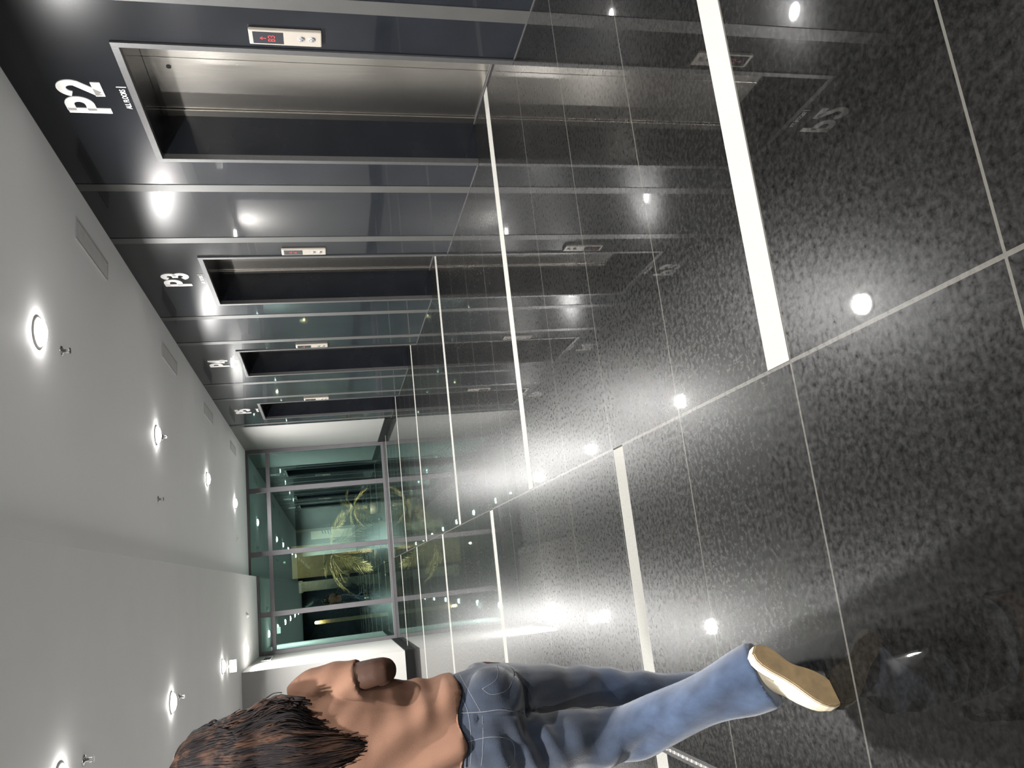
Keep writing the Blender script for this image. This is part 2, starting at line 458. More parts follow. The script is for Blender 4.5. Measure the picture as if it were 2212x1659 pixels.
detector(1.11, 15.67, H, 'round smoke detector on the high ceiling near the window', MRIM)
detector(-.31, 15.48, HS, 'grey round detector on the lowered ceiling near the window', MVENT)

def make_vent():
    t = empty('ceiling_vent')
    Wv, Lv = .175, .87
    bm = bmesh.new()
    box(bm, 0, .016, 0, Lv, -.008, 0); box(bm, Wv-.016, Wv, 0, Lv, -.008, 0); box(bm, .016, Wv-.016, 0, .016, -.008, 0); box(bm, .016, Wv-.016, Lv-.016, Lv, -.008, 0)
    link_mesh('vent_frame', bm, MVENT, t)
    boxes('slot_plate', MDK, t, (.016, Wv-.016, .016, Lv-.016, -.002, 0))
    bm = bmesh.new()
    for k in range(5):
        x = .026+k*.026
        vs = [bm.verts.new(p) for p in ((x, .016, -.002), (x+.020, .016, -.007), (x+.020, Lv-.016, -.007), (x, Lv-.016, -.002), (x, .016, -.0035), (x+.020, .016, -.0085), (x+.020, Lv-.016, -.0085), (x, Lv-.016, -.0035))]
        for q in ((0, 1, 2, 3), (7, 6, 5, 4), (0, 4, 5, 1), (2, 6, 7, 3), (1, 5, 6, 2), (0, 3, 7, 4)): bm.faces.new([vs[j] for j in q])
    fix(bm); link_mesh('louvres', bm, MVENT, t)
    return t
v0 = make_vent()
VL = ['slot air vent in the ceiling nearest the camera, above the gap between P2 and P3', 'slot air vent in the ceiling above the gap between P3 and P4',
      'slot air vent in the ceiling above the gap between P4 and P5', 'slot air vent in the ceiling beside the white wall end']
for i, y in enumerate((5.84, 8.93, 11.93, 15.05)):
    if i == 0: v0.location = (2.70, y, H); tag(v0, VL[0], 'air vent', 'ceiling air vents')
    else: dup(v0, (2.70, y, H), VL[i])

# small lit box hanging from the lowered ceiling
t = empty('emergency_light', (-.94, 12.66, HS), 'small lit white box hanging under the lowered ceiling', 'emergency light')
boxes('bracket', MRIM, t, (-.02, .02, -.012, .012, -.03, 0))
boxes('lit_box', emitter('lit_box_white', (1, .98, .93), 3.0), t, (-.085, .085, -.022, .022, -.125, -.03), bevel=.006)
# wall vent on the wall block by the window
t = empty('wall_vent', (XLE, 16.35, 2.52), 'dark slot vent high on the white wall end by the window', 'air vent')
boxes('vent_frame', MVENT, t, (0, .012, 0, .78, 0, .020), (0, .012, 0, .78, .16, .18), (0, .012, 0, .02, .02, .16), (0, .012, .76, .78, .02, .16))
boxes('louvres', MDK, t, *[(0, .009, .02, .76, .022+k*.023, .036+k*.023) for k in range(6)])

# slotted floor grille at the left
t = empty('floor_grille', (-.79, 2.2, 0), 'slotted metal grille strip set along the dark floor behind the person', 'floor grille')
boxes('grille_frame', MB, t, (-.020, -.006, -.3, 1.12, 0, .003), (.006, .020, -.3, 1.12, 0, .003))
bm = bmesh.new(); prof = []
for k in range(35):
    y = -.3+k*.040; prof += [(y, .0012), (y+.002, .0035), (y+.018, .0035), (y+.020, .0012)]
rows = [[bm.verts.new((x, y, z)) for y, z in prof] for x in (-.006, .006)]
for k in range(len(prof)-1): bm.faces.new((rows[0][k], rows[1][k], rows[1][k+1], rows[0][k+1]))
link_mesh('grille_bars', bm, simple('worn_grille_metal', (.12, .115, .105), .35, metal=.8, var=.3, scale=60), t)
# ------------------------------------------------------------------ outside the glass: a planted terrace at night
MTER = simple('night_paving', (.10, .10, .095), .5, var=.25, scale=6)
MYW = simple('ochre_render', (.46, .40, .25), .8, var=.12, scale=3)
MPALE = simple('pale_render', (.60, .62, .60), .7, var=.04)
MDPOST = simple('dark_timber', (.035, .028, .022), .6, var=.3, scale=20)
MBLUE = simple('blue_sign_paint', (.02, .10, .30), .5, var=.05)
def leaf_mat(name, c):
    m, N, L, b = mat(name); noise_color(N, L, b, tuple(x*.6 for x in c), tuple(x*1.25 for x in c), 18); setp(b, rough=.45); return m
MPALM = leaf_mat('palm_leaf', (.55, .49, .30)); MPALM2 = leaf_mat('dark_palm_leaf', (.34, .28, .15)); MSHR = leaf_mat('dark_shrub_leaf', (.05, .07, .04))
MTRK = simple('palm_trunk_fibre', (.11, .075, .04), .9, var=.4, scale=40)
struct('floor_outside', MTER, (-7, 9, YW+.06, 30, -.12, -.02))
struct('wall_outside', MYW, (.36, 1.24, 22.8, 23.1, -.02, 2.35))
struct('wall_outside_far', simple('night_facade', (.03, .04, .04), .8, var=.2, scale=1.5), (-7, 9, 29, 29.3, -.02, 7))

def frond(name, pts, ll, m, parent, base, nl=24, droop=.14, wid=.0125, seed=0):
    rnd = random.Random(seed); bm = bmesh.new()
    P = [Vector(p)-base for p in pts]
    def bez(t):
        a = P[0].lerp(P[1], t); b = P[1].lerp(P[2], t); return a.lerp(b, t)
    n = 14
    prev = None
    for i in range(n+1):                                    # rachis
        c = bez(i/n); d = (bez(min(1, i/n+.02))-bez(max(0, i/n-.02))).normalized()
        s = d.cross(Vector((0, 0, 1))).normalized() if abs(d.z) < .98 else Vector((1, 0, 0)); u = s.cross(d)
        r = .011*(1-.8*i/n)
        rg = [bm.verts.new(c+(s*math.cos(q)+u*math.sin(q))*r) for q in (0, 1.57, 3.14, 4.71)]
        if prev:
            for k in range(4): bm.faces.new((prev[k], prev[(k+1) % 4], rg[(k+1) % 4], rg[k]))
        prev = rg
    for i in range(nl):                                     # leaflets both sides
        t = .12+.88*i/(nl-1); c = bez(t); d = (bez(min(1, t+.02))-bez(max(0, t-.02))).normalized()
        s = d.cross(Vector((0, 0, 1)))
        s = s.normalized() if s.length > .1 else Vector((1, 0, 0))
        u = s.cross(d).normalized()
        L_ = ll*(math.sin(math.pi*min(1, .16+t*.80))**.7)*rnd.uniform(.85, 1.1)
        for sg in (-1, 1):
            o = (s*sg*.86 + d*.52 + u*rnd.uniform(.0, .25)).normalized()
            mid = c+o*L_*.5; tip = c+o*L_+Vector((0, 0, -droop*L_*rnd.uniform(.6, 1.3)))
            wv = o.cross(u).normalized()*wid
            a = bm.verts.new(c); b1 = bm.verts.new(mid+wv); b2 = bm.verts.new(mid-wv); rm = bm.verts.new(mid-u*wid*.5); e = bm.verts.new(tip)
            bm.faces.new((a, b1, rm)); bm.faces.new((a, rm, b2)); bm.faces.new((b1, e, rm)); bm.faces.new((rm, e, b2))
    return link_mesh(name, bm, m, parent)

def palm(base, crown, fl, lab, m, ll, seed, trunk_r):
    base, crown = Vector(base), Vector(crown)
    t = empty('potted_palm', base, lab, 'palm', 'palms outside the window')
    bm = bmesh.new(); lathe(bm, [(.01, 0), (.17, 0), (.21, .26), (.22, .28), (.20, .28), (.19, .25), (.01, .25)], 24); fix(bm)
    link_mesh('planter', bm, MDPOST, t, True)
    bm = bmesh.new(); prev = None
    for i in range(12):
        c = Vector((0, 0, .24)).lerp(crown-base, i/11); r = trunk_r*(1.15-.3*i/11)*(1+.12*(i % 2))
        rg = [bm.verts.new(c+Vector((math.cos(k*.785)*r, math.sin(k*.785)*r, 0))) for k in range(8)]
        if prev:
            for k in range(8): bm.faces.new((prev[k], prev[(k+1) % 8], rg[(k+1) % 8], rg[k]))
        prev = rg
    link_mesh('trunk', bm, MTRK, t)
    for k, (mid, tip) in enumerate(fl):
        frond('frond', (crown, mid, tip), ll, m, t, base, seed=seed+k)
YP = 20.0
def pt(x, y, Y=YP): return at(x, y, 1, Y)
c1 = pt(716, 1196)
palm((c1.x, YP, -.02), c1, [(pt(735, 1165, 19.9), pt(800, 1128, 19.6)), (pt(712, 1150, 20.2), pt(745, 1115, 20.5)), (pt(745, 1208), pt(800, 1226, 19.8)),
     (pt(722, 1225, 19.8), pt(752, 1246, 19.6)), (pt(704, 1248, 20.1), pt(772, 1290, 20.0)), (pt(690, 1205, 20.4), pt(705, 1225, 20.9)), (pt(735, 1190, 19.6), pt(780, 1200, 19.2))],
     'warm lit feathery palm behind the middle mullion of the window', MPALM, .50, 3, .05)
c2 = pt(766, 1097, 20.6)
palm((c2.x, 20.6, -.02), c2, [(pt(745, 1085, 20.6), pt(752, 1062, 20.4)), (pt(750, 1100, 20.4), pt(765, 1135, 20.2)), (pt(760, 1080, 20.6), pt(795, 1060, 20.7)),
     (pt(765, 1100, 20.3), pt(800, 1112, 20.1)), (pt(735, 1097, 20.6), pt(738, 1100, 20.9)), (pt(762, 1120, 20.7), pt(792, 1140, 20.7))],
     'small spiky palm lit orange to the right behind the window', MPALM2, .30, 31, .045)
# shrub at the left
b = pt(842, 1287, 21.75); b.z = -.02
t = empty('shrub', b, 'dark leafy shrub behind the window left of the palms', 'shrub')
bm = bmesh.new(); rnd = random.Random(5)
for i in range(900):
    a, zz = rnd.uniform(0, 6.283), rnd.random(); r = .38*math.sin(math.pi*min(.98, .12+zz*.85))**.6*rnd.uniform(.75, 1.1)
    c = Vector((r*math.cos(a), r*math.sin(a), .12+zz*1.45)); o = Vector((rnd.uniform(-1, 1), rnd.uniform(-1, 1), rnd.uniform(-.3, .8))).normalized(); s = o.orthogonal().normalized()*.022
    q = [bm.verts.new(c-o*.06), bm.verts.new(c+s), bm.verts.new(c+o*.07), bm.verts.new(c-s)]; bm.faces.new(q)
link_mesh('foliage', bm, MSHR, t)
bm = bmesh.new()
for k in range(5):
    a = k*1.257; stroke_pts = [Vector((0, 0, 0)), Vector((.06*math.cos(a), .06*math.sin(a), .5)), Vector((.2*math.cos(a), .2*math.sin(a), 1.15))]
    prev = None
    for i, p in enumerate(stroke_pts):
        rg = [bm.verts.new(p+Vector((math.cos(q*1.047)*.014, math.sin(q*1.047)*.014, 0))) for q in range(6)]
        if prev:
            for q in range(6): bm.faces.new((prev[q], prev[(q+1) % 6], rg[(q+1) % 6], rg[q]))
        prev = rg
link_mesh('stems', bm, MTRK, t)
# pale signboard with blue stripes on a dark post
p0 = at(760, 1140, 1, 22.0); p1 = at(672, 1166, 1, 22.0)
t = empty('signboard', ((p0.x+p1.x)/2, 22.0, -.02), 'pale signboard with slanted blue stripes outside behind the palms', 'sign')
x0, x1 = min(p0.x, p1.x)-t.location.x, max(p0.x, p1.x)-t.location.x
boxes('board', MPALE, t, (x0, x1, -.02, .02, p0.z+.02, p1.z+.02), bevel=.006)
boxes('post', MDPOST, t, (x1+.001, x1+.10, -.05, .05, 0, 2.2)); boxes('post', MDPOST, t, (x0-.06, x0-.001, -.04, .04, 0, 1.7))
bm = bmesh.new()
for k in range(4):
    zz = p1.z-.28-.075*k; xa = x0+.14-.012*k
    vs = [bm.verts.new(q) for q in ((xa, -.023, zz), (xa+.20+.03*k, -.023, zz+.05), (xa+.19+.03*k, -.023, zz+.012), (xa-.02, -.023, zz-.035))]
    bm.faces.new(vs)
link_mesh('stripes', bm, MBLUE, t)
# pale column framing the ochre wall
pc = at(760, 1256, 1, 22.5)
t = empty('garden_column', (pc.x, 22.5, -.02), 'pale square column standing outside left of the ochre wall', 'column')
boxes('shaft', MPALE, t, (-.13, .13, -.13, .13, .08, 2.1), bevel=.01); boxes('base', MPALE, t, (-.16, .16, -.16, .16, 0, .08)); boxes('capital', MPALE, t, (-.16, .16, -.16, .16, 2.1, 2.2))
# slim lamp post whose own lamp washes its shaft
pl = at(684, 1345, 1, 20.5)
t = empty('lamp_post', (pl.x, 20.5, -.02), 'slim pale post with a warm lamp glowing at its top, outside left', 'lamp')
zt = pl.z+.02
boxes('post', simple('cream_post', (.62, .5, .33), .6, var=.03), t, (-.045, .045, .03, .12, 0, zt-.03), bevel=.004)
bm = bmesh.new(); lathe(bm, [(.005, zt-.05), (.035, zt-.045), (.042, zt), (.03, zt+.04), (.004, zt+.05)], 20); fix(bm); link_mesh('bulb', bm, emitter('warm_bulb', (1, .86, .55), 14), t, True)
boxes('arm', MDPOST, t, (-.012, .012, 0, .05, zt+.045, zt+.06))
def point(name, loc, e, c, r=.04, typ='POINT', target=None, size=60):
    ld = bpy.data.lights.new(name, typ); ld.energy = e; ld.color = c; ld.shadow_soft_size = r
    o = bpy.data.objects.new(name, ld); COL.objects.link(o); o.location = loc
    if typ == 'SPOT':
        ld.spot_size = math.radians(size); ld.spot_blend = .7
        o.rotation_euler = (Vector(target)-Vector(loc)).to_track_quat('-Z', 'Y').to_euler()
point('post_light', (pl.x, 20.43, zt-.09), 5, (1, .72, .36), .03)
UP = [(at(846, 1212, 1, 19.3), c1, 'left garden spotlight glowing gold at the foot of the palm'), (at(846, 1240, 1, 19.2), c1, 'garden spotlight at the far left of the gold pair under the palm'),
      (at(836, 1120, 1, 20.1), c2, 'single garden spotlight under the spiky palm at right')]
for i, (q, tg, lab) in enumerate(UP):
    q.z = -.02
    t = empty('garden_spotlight', q, lab, 'garden light', 'garden spotlights')
    bm = bmesh.new(); lathe(bm, [(.004, 0), (.04, 0), (.04, .09), (.036, .09), (.034, .07), (.004, .07)], 20); fix(bm); link_mesh('housing', bm, MDPOST, t, True)
    bm = bmesh.new(); lathe(bm, [(.003, .075), (.033, .075), (.025, .088), (.003, .092)], 20); fix(bm); link_mesh('lens', bm, emitter('gold_lens', (1, .74, .3), 12), t, True)
    point('garden_beam', q+Vector((0, 0, .12)), 330 if i < 2 else 230, (1, .84, .58), .03, 'SPOT', tg+Vector((.1, .1, .1)), 95)
point('wall_wash', (.8, 21.9, 2.5), 13, (1, .84, .58), .03)
point('terrace_fill', (2.0, 21.0, 3.6), 14, (.75, 1, .95), .02)  # added fill without a fixture, brightens the pale things outside
# ------------------------------------------------------------------ the walking person, seen from behind
PB = Vector((-.46, 2.5, 0))
person = empty('person', PB, 'person with long dark hair in brown top and blue jeans, walking away on the left', 'person')
def V(*a): return Vector(a)
def cr_interp(vals, sub):
    out = []; n = len(vals)
    for i in range(n-1):
        p0, p1, p2, p3 = vals[max(i-1, 0)], vals[i], vals[i+1], vals[min(i+2, n-1)]
        for k in range(sub):
            t = k/sub
            out.append([.5*(2*b+(c-a)*t+(2*a-5*b+4*c-d)*t*t+(3*b-a-3*c+d)*t**3) for a, b, c, d in zip(p0, p1, p2, p3)])
    out.append(list(vals[-1])); return out
def rings(bm, rows, n=24, sub=5, f=None):
    """rows: (x, y, z, rx, ry) horizontal elliptical rings joined to a closed skin"""
    rows = cr_interp([list(r) for r in rows], sub); prev = None; first = None
    for r in rows:
        rg = []
        for i in range(n):
            a = 2*math.pi*i/n; rg.append(bm.verts.new((r[0]+r[3]*math.cos(a), r[1]+r[4]*math.sin(a), r[2])))
        if prev:
            for i in range(n): bm.faces.new((prev[i], prev[(i+1) % n], rg[(i+1) % n], rg[i]))
        else: first = rg
        prev = rg
    bm.faces.new(first[::-1]); bm.faces.new(prev)
def limb(bm, rows, n=16, sub=5, side=V(1, 0, 0)):
    """rows: (x, y, z, r) or (x, y, z, ru, rv) along a path"""
    rows = [list(r) if len(r) == 5 else list(r)+[r[3]] for r in rows]
    rows = cr_interp(rows, sub); prev = None; first = None
    C = [V(*r[:3]) for r in rows]
    for i, r in enumerate(rows):
        d = (C[min(i+1, len(C)-1)]-C[max(i-1, 0)]).normalized()
        u = side-d*side.dot(d); u = (u if u.length > .05 else d.orthogonal()).normalized(); v = d.cross(u)
        rg = [bm.verts.new(C[i]+u*r[3]*math.cos(2*math.pi*k/n)+v*r[4]*math.sin(2*math.pi*k/n)) for k in range(n)]
        if prev:
            for k in range(n): bm.faces.new((prev[k], prev[(k+1) % n], rg[(k+1) % n], rg[k]))
        else: first = rg
        prev = rg
    bm.faces.new(first[::-1]); bm.faces.new(prev)
def ball(bm, c, rx, ry, rz, rot=None):
    r = bmesh.ops.create_icosphere(bm, subdivisions=3, radius=1)
    bmesh.ops.scale(bm, vec=(rx, ry, rz), verts=r['verts'])
    if rot is not None: bmesh.ops.rotate(bm, verts=r['verts'], cent=(0, 0, 0), matrix=rot)
    bmesh.ops.translate(bm, vec=c, verts=r['verts'])
def blend(bm, voxel, it, fac=.5):
    fix(bm); me = bpy.data.meshes.new('tmp'); bm.to_mesh(me); bm.free()
    o = bpy.data.objects.new('tmp', me); COL.objects.link(o)
    r = o.modifiers.new('r', 'REMESH'); r.mode = 'VOXEL'; r.voxel_size = voxel
    if it:
        s = o.modifiers.new('s', 'SMOOTH'); s.iterations = it; s.factor = fac
    dg = bpy.context.evaluated_depsgraph_get(); out = bpy.data.meshes.new_from_object(o.evaluated_get(dg))
    bpy.data.objects.remove(o); bpy.data.meshes.remove(me)
    b = bmesh.new(); b.from_mesh(out); bpy.data.meshes.remove(out); return b
def part(name, bm, m, parent=None, smooth=True):
    for v in bm.verts: v.co -= PB
    return link_mesh(name, bm, m, parent or person, smooth)

MSK = fabric('skin', (.0140, .0065, .0041), (.0200, .0095, .0060), 8, None, 300, .08, .65, 0)
MTOP = fabric('brown_cotton_knit', (.068, .036, .0238), (.079, .0425, .028), 6, None, 700, .35, .95, .0)
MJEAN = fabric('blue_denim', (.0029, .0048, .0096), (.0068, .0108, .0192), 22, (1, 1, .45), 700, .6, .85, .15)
def paint_calf_light():                                              # lamp light on the calves painted in as paler denim
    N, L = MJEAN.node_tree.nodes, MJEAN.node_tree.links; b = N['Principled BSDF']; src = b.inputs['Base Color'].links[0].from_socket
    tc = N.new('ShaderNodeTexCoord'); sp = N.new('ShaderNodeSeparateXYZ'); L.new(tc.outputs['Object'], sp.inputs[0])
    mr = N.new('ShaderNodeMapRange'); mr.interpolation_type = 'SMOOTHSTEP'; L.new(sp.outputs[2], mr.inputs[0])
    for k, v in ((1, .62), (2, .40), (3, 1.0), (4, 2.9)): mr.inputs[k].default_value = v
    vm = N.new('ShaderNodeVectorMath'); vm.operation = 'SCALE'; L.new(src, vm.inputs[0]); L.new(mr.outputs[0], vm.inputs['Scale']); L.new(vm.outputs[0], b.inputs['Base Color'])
paint_calf_light(); MJEAN.node_tree.nodes['Principled BSDF'].inputs['Specular IOR Level'].default_value = .15; MTOP.node_tree.nodes['Principled BSDF'].inputs['Specular IOR Level'].default_value = .1
MSKIN_ = MSK.node_tree.nodes['Principled BSDF'].inputs['Specular IOR Level']; MSKIN_.default_value = .08
MSEAM = simple('denim_seam_thread', (.030, .034, .040), .8, var=.15, scale=200)
MSHOE = simple('cream_canvas', (.31, .27, .20), .75, var=.06, scale=60)
MSOLE = simple('tan_gum_sole', (.105, .071, .033), .7, var=.18, scale=25)
CX, CY = -.43, 2.46

# --- hands: palm with five bent fingers
def hand(bm, wrist, fwd, palm_n, mirror):
    f, nrm = fwd.normalized(), palm_n.normalized(); s = f.cross(nrm).normalized()*mirror
    limb(bm, [(*(wrist-f*.02), .022, .019), (*(wrist+f*.03), .034, .015), (*(wrist+f*.075), .040, .014), (*(wrist+f*.095), .036, .011)], side=s)
    for k, (off, ln) in enumerate(((-.030, .066), (-.010, .074), (.011, .070), (.030, .055))):
        p = wrist+f*.088+s*off; pts = []; ang = 0; q = p
        pts.append((*q, .0092))
        for j, (seg, bend) in enumerate(((.42, .45), (.33, .75), (.25, .6))):
            ang += bend; d = f*math.cos(ang)+nrm*math.sin(ang); q = q+d*ln*seg; pts.append((*q, .0086-.0010*j))
        limb(bm, pts, 10, 4, s)
    p = wrist+f*.025-s*.030; d1 = (f*.6-s*.75+nrm*.25).normalized(); d2 = (f*.85-s*.2+nrm*.45).normalized()
    limb(bm, [(*p, .013), (*(p+d1*.035), .0115), (*(p+d1*.035+d2*.030), .0095), (*(p+d1*.035+d2*.052), .007)], 10, 4, f)

# --- joints
SHR, ELR, WRR = V(-.278, 2.475, 1.40), V(-.243, 2.385, 1.175), V(-.300, 2.60, 1.205)
SHL, ELL, WRL = V(-.595, 2.47, 1.40), V(-.665, 2.42, 1.17), V(-.69, 2.50, .965)
HPR, KNR, ANR = V(-.350, 2.475, .88), V(-.410, 2.640, .485), V(-.515, 2.735, .085)
HPL, KNL, ANL = V(-.515, 2.455, .88), V(-.520, 2.395, .475), V(-.338, 2.098, .150)
# foot frames: toe direction t, sole normal s (points out of the sole)
tL = V(-.125, -.045, -.165).normalized()
cdir = (CAMP-V(-.35, 2.03, .1)).normalized()
wap = (V(-.70, .05, .70)-tL*V(-.70, .05, .70).dot(tL)).normalized()
sL = (cdir-tL*cdir.dot(tL)-wap*cdir.dot(wap)).normalized()
sL = (sL*.86-wap*.50).normalized(); wL = tL.cross(sL).normalized()
HEEL = V(-.287, 2.045, .192)
ANL = HEEL+tL*.060-sL*.088

# --- body
bm = bmesh.new()
rings(bm, [(CX, CY+.01, .80, .13, .10), (CX, CY, .92, .135, .10), (CX, CY, 1.05, .112, .082), (CX, CY, 1.20, .122, .088), (CX, CY, 1.33, .142, .092), (CX, CY+.005, 1.42, .140, .066), (CX, CY+.01, 1.465, .075, .055), (CX, CY+.02, 1.50, .050, .050), (CX, CY+.03, 1.56, .046, .048)])
ball(bm, (CX, CY+.045, 1.625), .073, .092, .112)
ball(bm, (CX, CY+.085, 1.585), .050, .055, .062)                   # jaw
limb(bm, [(CX, CY+.135, 1.655, .010), (CX, CY+.148, 1.625, .013), (CX, CY+.150, 1.605, .015), (CX, CY+.135, 1.592, .010)])   # nose
for sg in (-1, 1):
    ball(bm, (CX+sg*.074, CY+.045, 1.625), .010, .020, .031)       # ears
    ball(bm, (CX+sg*.030, CY+.122, 1.655), .020, .012, .010)       # brows
limb(bm, [(CX-.022, CY+.131, 1.566, .006), (CX, CY+.139, 1.566, .009), (CX+.022, CY+.131, 1.566, .006)], side=V(0, 0, 1))    # lips
for a, e, wr in ((SHR, ELR, WRR), (SHL, ELL, WRL)):
    limb(bm, [(*a, .050), (*a.lerp(e, .5), .043), (*e, .037), (*e.lerp(wr, .35), .036), (*wr, .022)])
fR = (WRR-ELR).normalized()
hand(bm, WRR, V(-.05, .9, .35), V(-1, 0, -.1), 1); hand(bm, WRL, V(-.05, .25, -1), V(1, .15, 0), -1)
for h, k, a in ((HPR, KNR, ANR), (HPL, KNL, ANL)):
    limb(bm, [(*h, .085), (*h.lerp(k, .5), .070), (*k, .050), (*k.lerp(a, .35), .050), (*a, .032)])
limb(bm, [(*(ANR+V(.01, -.05, -.03)), .030), (*(ANR+V(0, .02, -.035)), .034), (*(ANR+V(0, .10, -.050)), .030), (*(ANR+V(0, .15, -.055)), .020)])
limb(bm, [(*(ANL-sL*.01), .030), (*(ANL+sL*.025+tL*.03), .027), (*(ANL+tL*.09+sL*.040), .023), (*(ANL+tL*.14+sL*.048), .016)])
body = part('body', blend(bm, .0065, 2), MSK)
for sg in (-1, 1):
    bm = bmesh.new(); ball(bm, (CX+sg*.030, CY+.122, 1.632), .011, .011, .011)
    part('eye', bm, simple('eye_white', (.7, .68, .64), .2, var=.02), body)

# --- jeans
bm = bmesh.new()
rings(bm, [(CX, CY+.005, 1.015, .134, .096), (CX, CY, .96, .143, .108), (CX, CY-.012, .90, .152, .124), (CX, CY-.014, .85, .156, .130), (CX, CY-.004, .80, .150, .118), (CX, CY+.005, .765, .120, .085)])
ball(bm, (CX-.072, CY-.062, .865), .082, .078, .095); ball(bm, (CX+.072, CY-.060, .865), .082, .078, .095)
limb(bm, [(*(HPR+V(.0, 0, .02)), .083, .105), (*HPR.lerp(KNR, .3), .080, .092), (*HPR.lerp(KNR, .65), .070, .078), (*KNR, .066, .068), (*KNR.lerp(ANR, .3), .066, .068), (*KNR.lerp(ANR, .7), .073, .075), (*(ANR+V(0, 0, -.02)), .085, .088)])
limb(bm, [(*(HPL+V(0, 0, .02)), .086, .108), (*HPL.lerp(KNL, .3), .088, .098), (*HPL.lerp(KNL, .65), .084, .084), (*(KNL+V(0, .005, .03)), .082, .074), (*(KNL+V(.005, -.015, -.02)), .080, .075), (*KNL.lerp(ANL, .35), .078, .074), (*KNL.lerp(ANL, .7), .080, .072), (*KNL.lerp(ANL, .9), .088, .074), (*KNL.lerp(ANL, 1.04), .092, .074)])
bm = blend(bm, .0085, 5)
for v in bm.verts:                                                # cloth folds: knee backs, seat creases, shins
    p = v.co; n = v.normal; d = 0
    k = p-KNL; r2 = math.exp(-(k.length/.14)**2)
    d += r2*.015*math.sin(50*(k.z*.85+k.x*.55))*max(0, .5-n.y)
    q = p-V(-.50, 2.34, .77); d += math.exp(-(q.length/.10)**2)*.013*math.sin(85*(q.z*.9-q.x*.35))
    q = p-V(-.35, 2.36, .77); d += math.exp(-(q.length/.07)**2)*.009*math.sin(85*(q.z*.9+q.x*.35))
    q = p-KNL.lerp(ANL, .75); d += math.exp(-(q.length/.16)**2)*.0100*math.sin(44*(q.x*.8+q.z*.5+q.y*.3))
    q = p-KNR; d += math.exp(-(q.length/.2)**2)*.005*math.sin(50*q.z)
    d += .0022*math.sin(23*p.z+9*p.x+3*math.sin(17*p.x))
    seat = p.x-(CX+.028); 
    if p.y < CY-.02 and .76 < p.z < .93: d -= .012*math.exp(-(seat/.012)**2)*min(1, (p.z-.76)/.05)
    v.co = p+n*d
bvh = BVHTree.FromBMesh(bm)
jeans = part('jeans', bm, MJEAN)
def on_cloth(x, y, tree=None):
    h = (tree or bvh).ray_cast(CAMP, pray(x, y)); return h[0]
def seam(pix, r, name, m, flat=None, par=None, tree=None):
    rows = cr_interp([list(p) for p in pix], 5); pts = [on_cloth(a, b, tree) for a, b in rows]; pts = [p for p in pts if p]
    if len(pts) < 2: return
    bmx = bmesh.new()
    if flat: limb(bmx, [(*p, flat, r) for p in pts], 8, 1, RGT.cross(V(0, 0, 1)) if False else V(1, 0, 0))
    else: limb(bmx, [(*p, r) for p in pts], 6, 1, V(0, 1, 0))
    return part(name, bmx, m, par or jeans, True)
seam([(995, 1540), (1040, 1538), (1085, 1533), (1130, 1541)], .0014, 'back_seam', MSEAM)
seam([(1040, 1540), (1020, 1505), (1000, 1470), (985, 1442)], .0011, 'yoke_seam', MSEAM)
seam([(1042, 1545), (1044, 1600), (1040, 1655)], .0011, 'yoke_seam', MSEAM)
seam([(972, 1446), (990, 1495), (1010, 1535), (1018, 1600), (1016, 1657)], .0012, 'waistband_seam', MSEAM)
seam([(1073, 1437), (1076, 1452), (1070, 1470), (1042, 1488)], .0010, 'pocket_seam', MSEAM)
seam([(1042, 1488), (1062, 1500), (1096, 1490), (1110, 1455), (1095, 1434)], .0010, 'pocket_seam', MSEAM)
seam([(1008, 1603), (1060, 1592), (1105, 1600), (1112, 1640), (1100, 1657)], .0010, 'pocket_seam', MSEAM)
seam([(972, 1450), (985, 1475), (998, 1500)], .0035, 'belt_loop', MJEAN, .0065); seam([(1005, 1605), (1006, 1630), (1005, 1656)], .0035, 'belt_loop', MJEAN, .0065)

# --- top
bm = bmesh.new()
rings(bm, [(CX, CY-.002, .965, .151, .120), (CX, CY, 1.0, .149, .117), (CX+.002, CY, 1.07, .146, .108), (CX+.002, CY, 1.18, .150, .105), (CX, CY, 1.30, .162, .108), (CX, CY+.004, 1.39, .166, .092), (CX, CY+.008, 1.445, .120, .070), (CX, CY+.012, 1.475, .072, .060), (CX, CY+.014, 1.490, .058, .056)])
for a, e, sg in ((SHR, ELR, 1), (SHL, ELL, -1)):
    limb(bm, [(*(a+V(-.03*sg, 0, .012)), .056), (*a.lerp(e, .2), .058), (*a.lerp(e, .55), .054), (*a.lerp(e, .73), .054)])
bm = blend(bm, .0075, 4)
for v in bm.verts:
    p = v.co; n = v.normal; d = 0
    low = max(0, min(1, (1.22-p.z)/.16))
    g = p.z*.62+(p.x+.43)*.95                                      # diagonal drape gathering at the right waist
    d += low*.017*math.sin(46*g+1.2*math.sin(9*p.z))*max(0, min(1, .4-n.y*.8))
    q = p-V(-.30, 2.40, 1.05); d += math.exp(-(q.length/.09)**2)*.008*math.sin(80*q.z)
    q = p-V(-.26, 2.42, 1.33); d += math.exp(-(q.length/.11)**2)*.0045*math.sin(70*(q.z+q.x))
    d += .0018*math.sin(31*p.x+19*p.z)
    v.co = p+n*d
top = part('top', bm, MTOP)

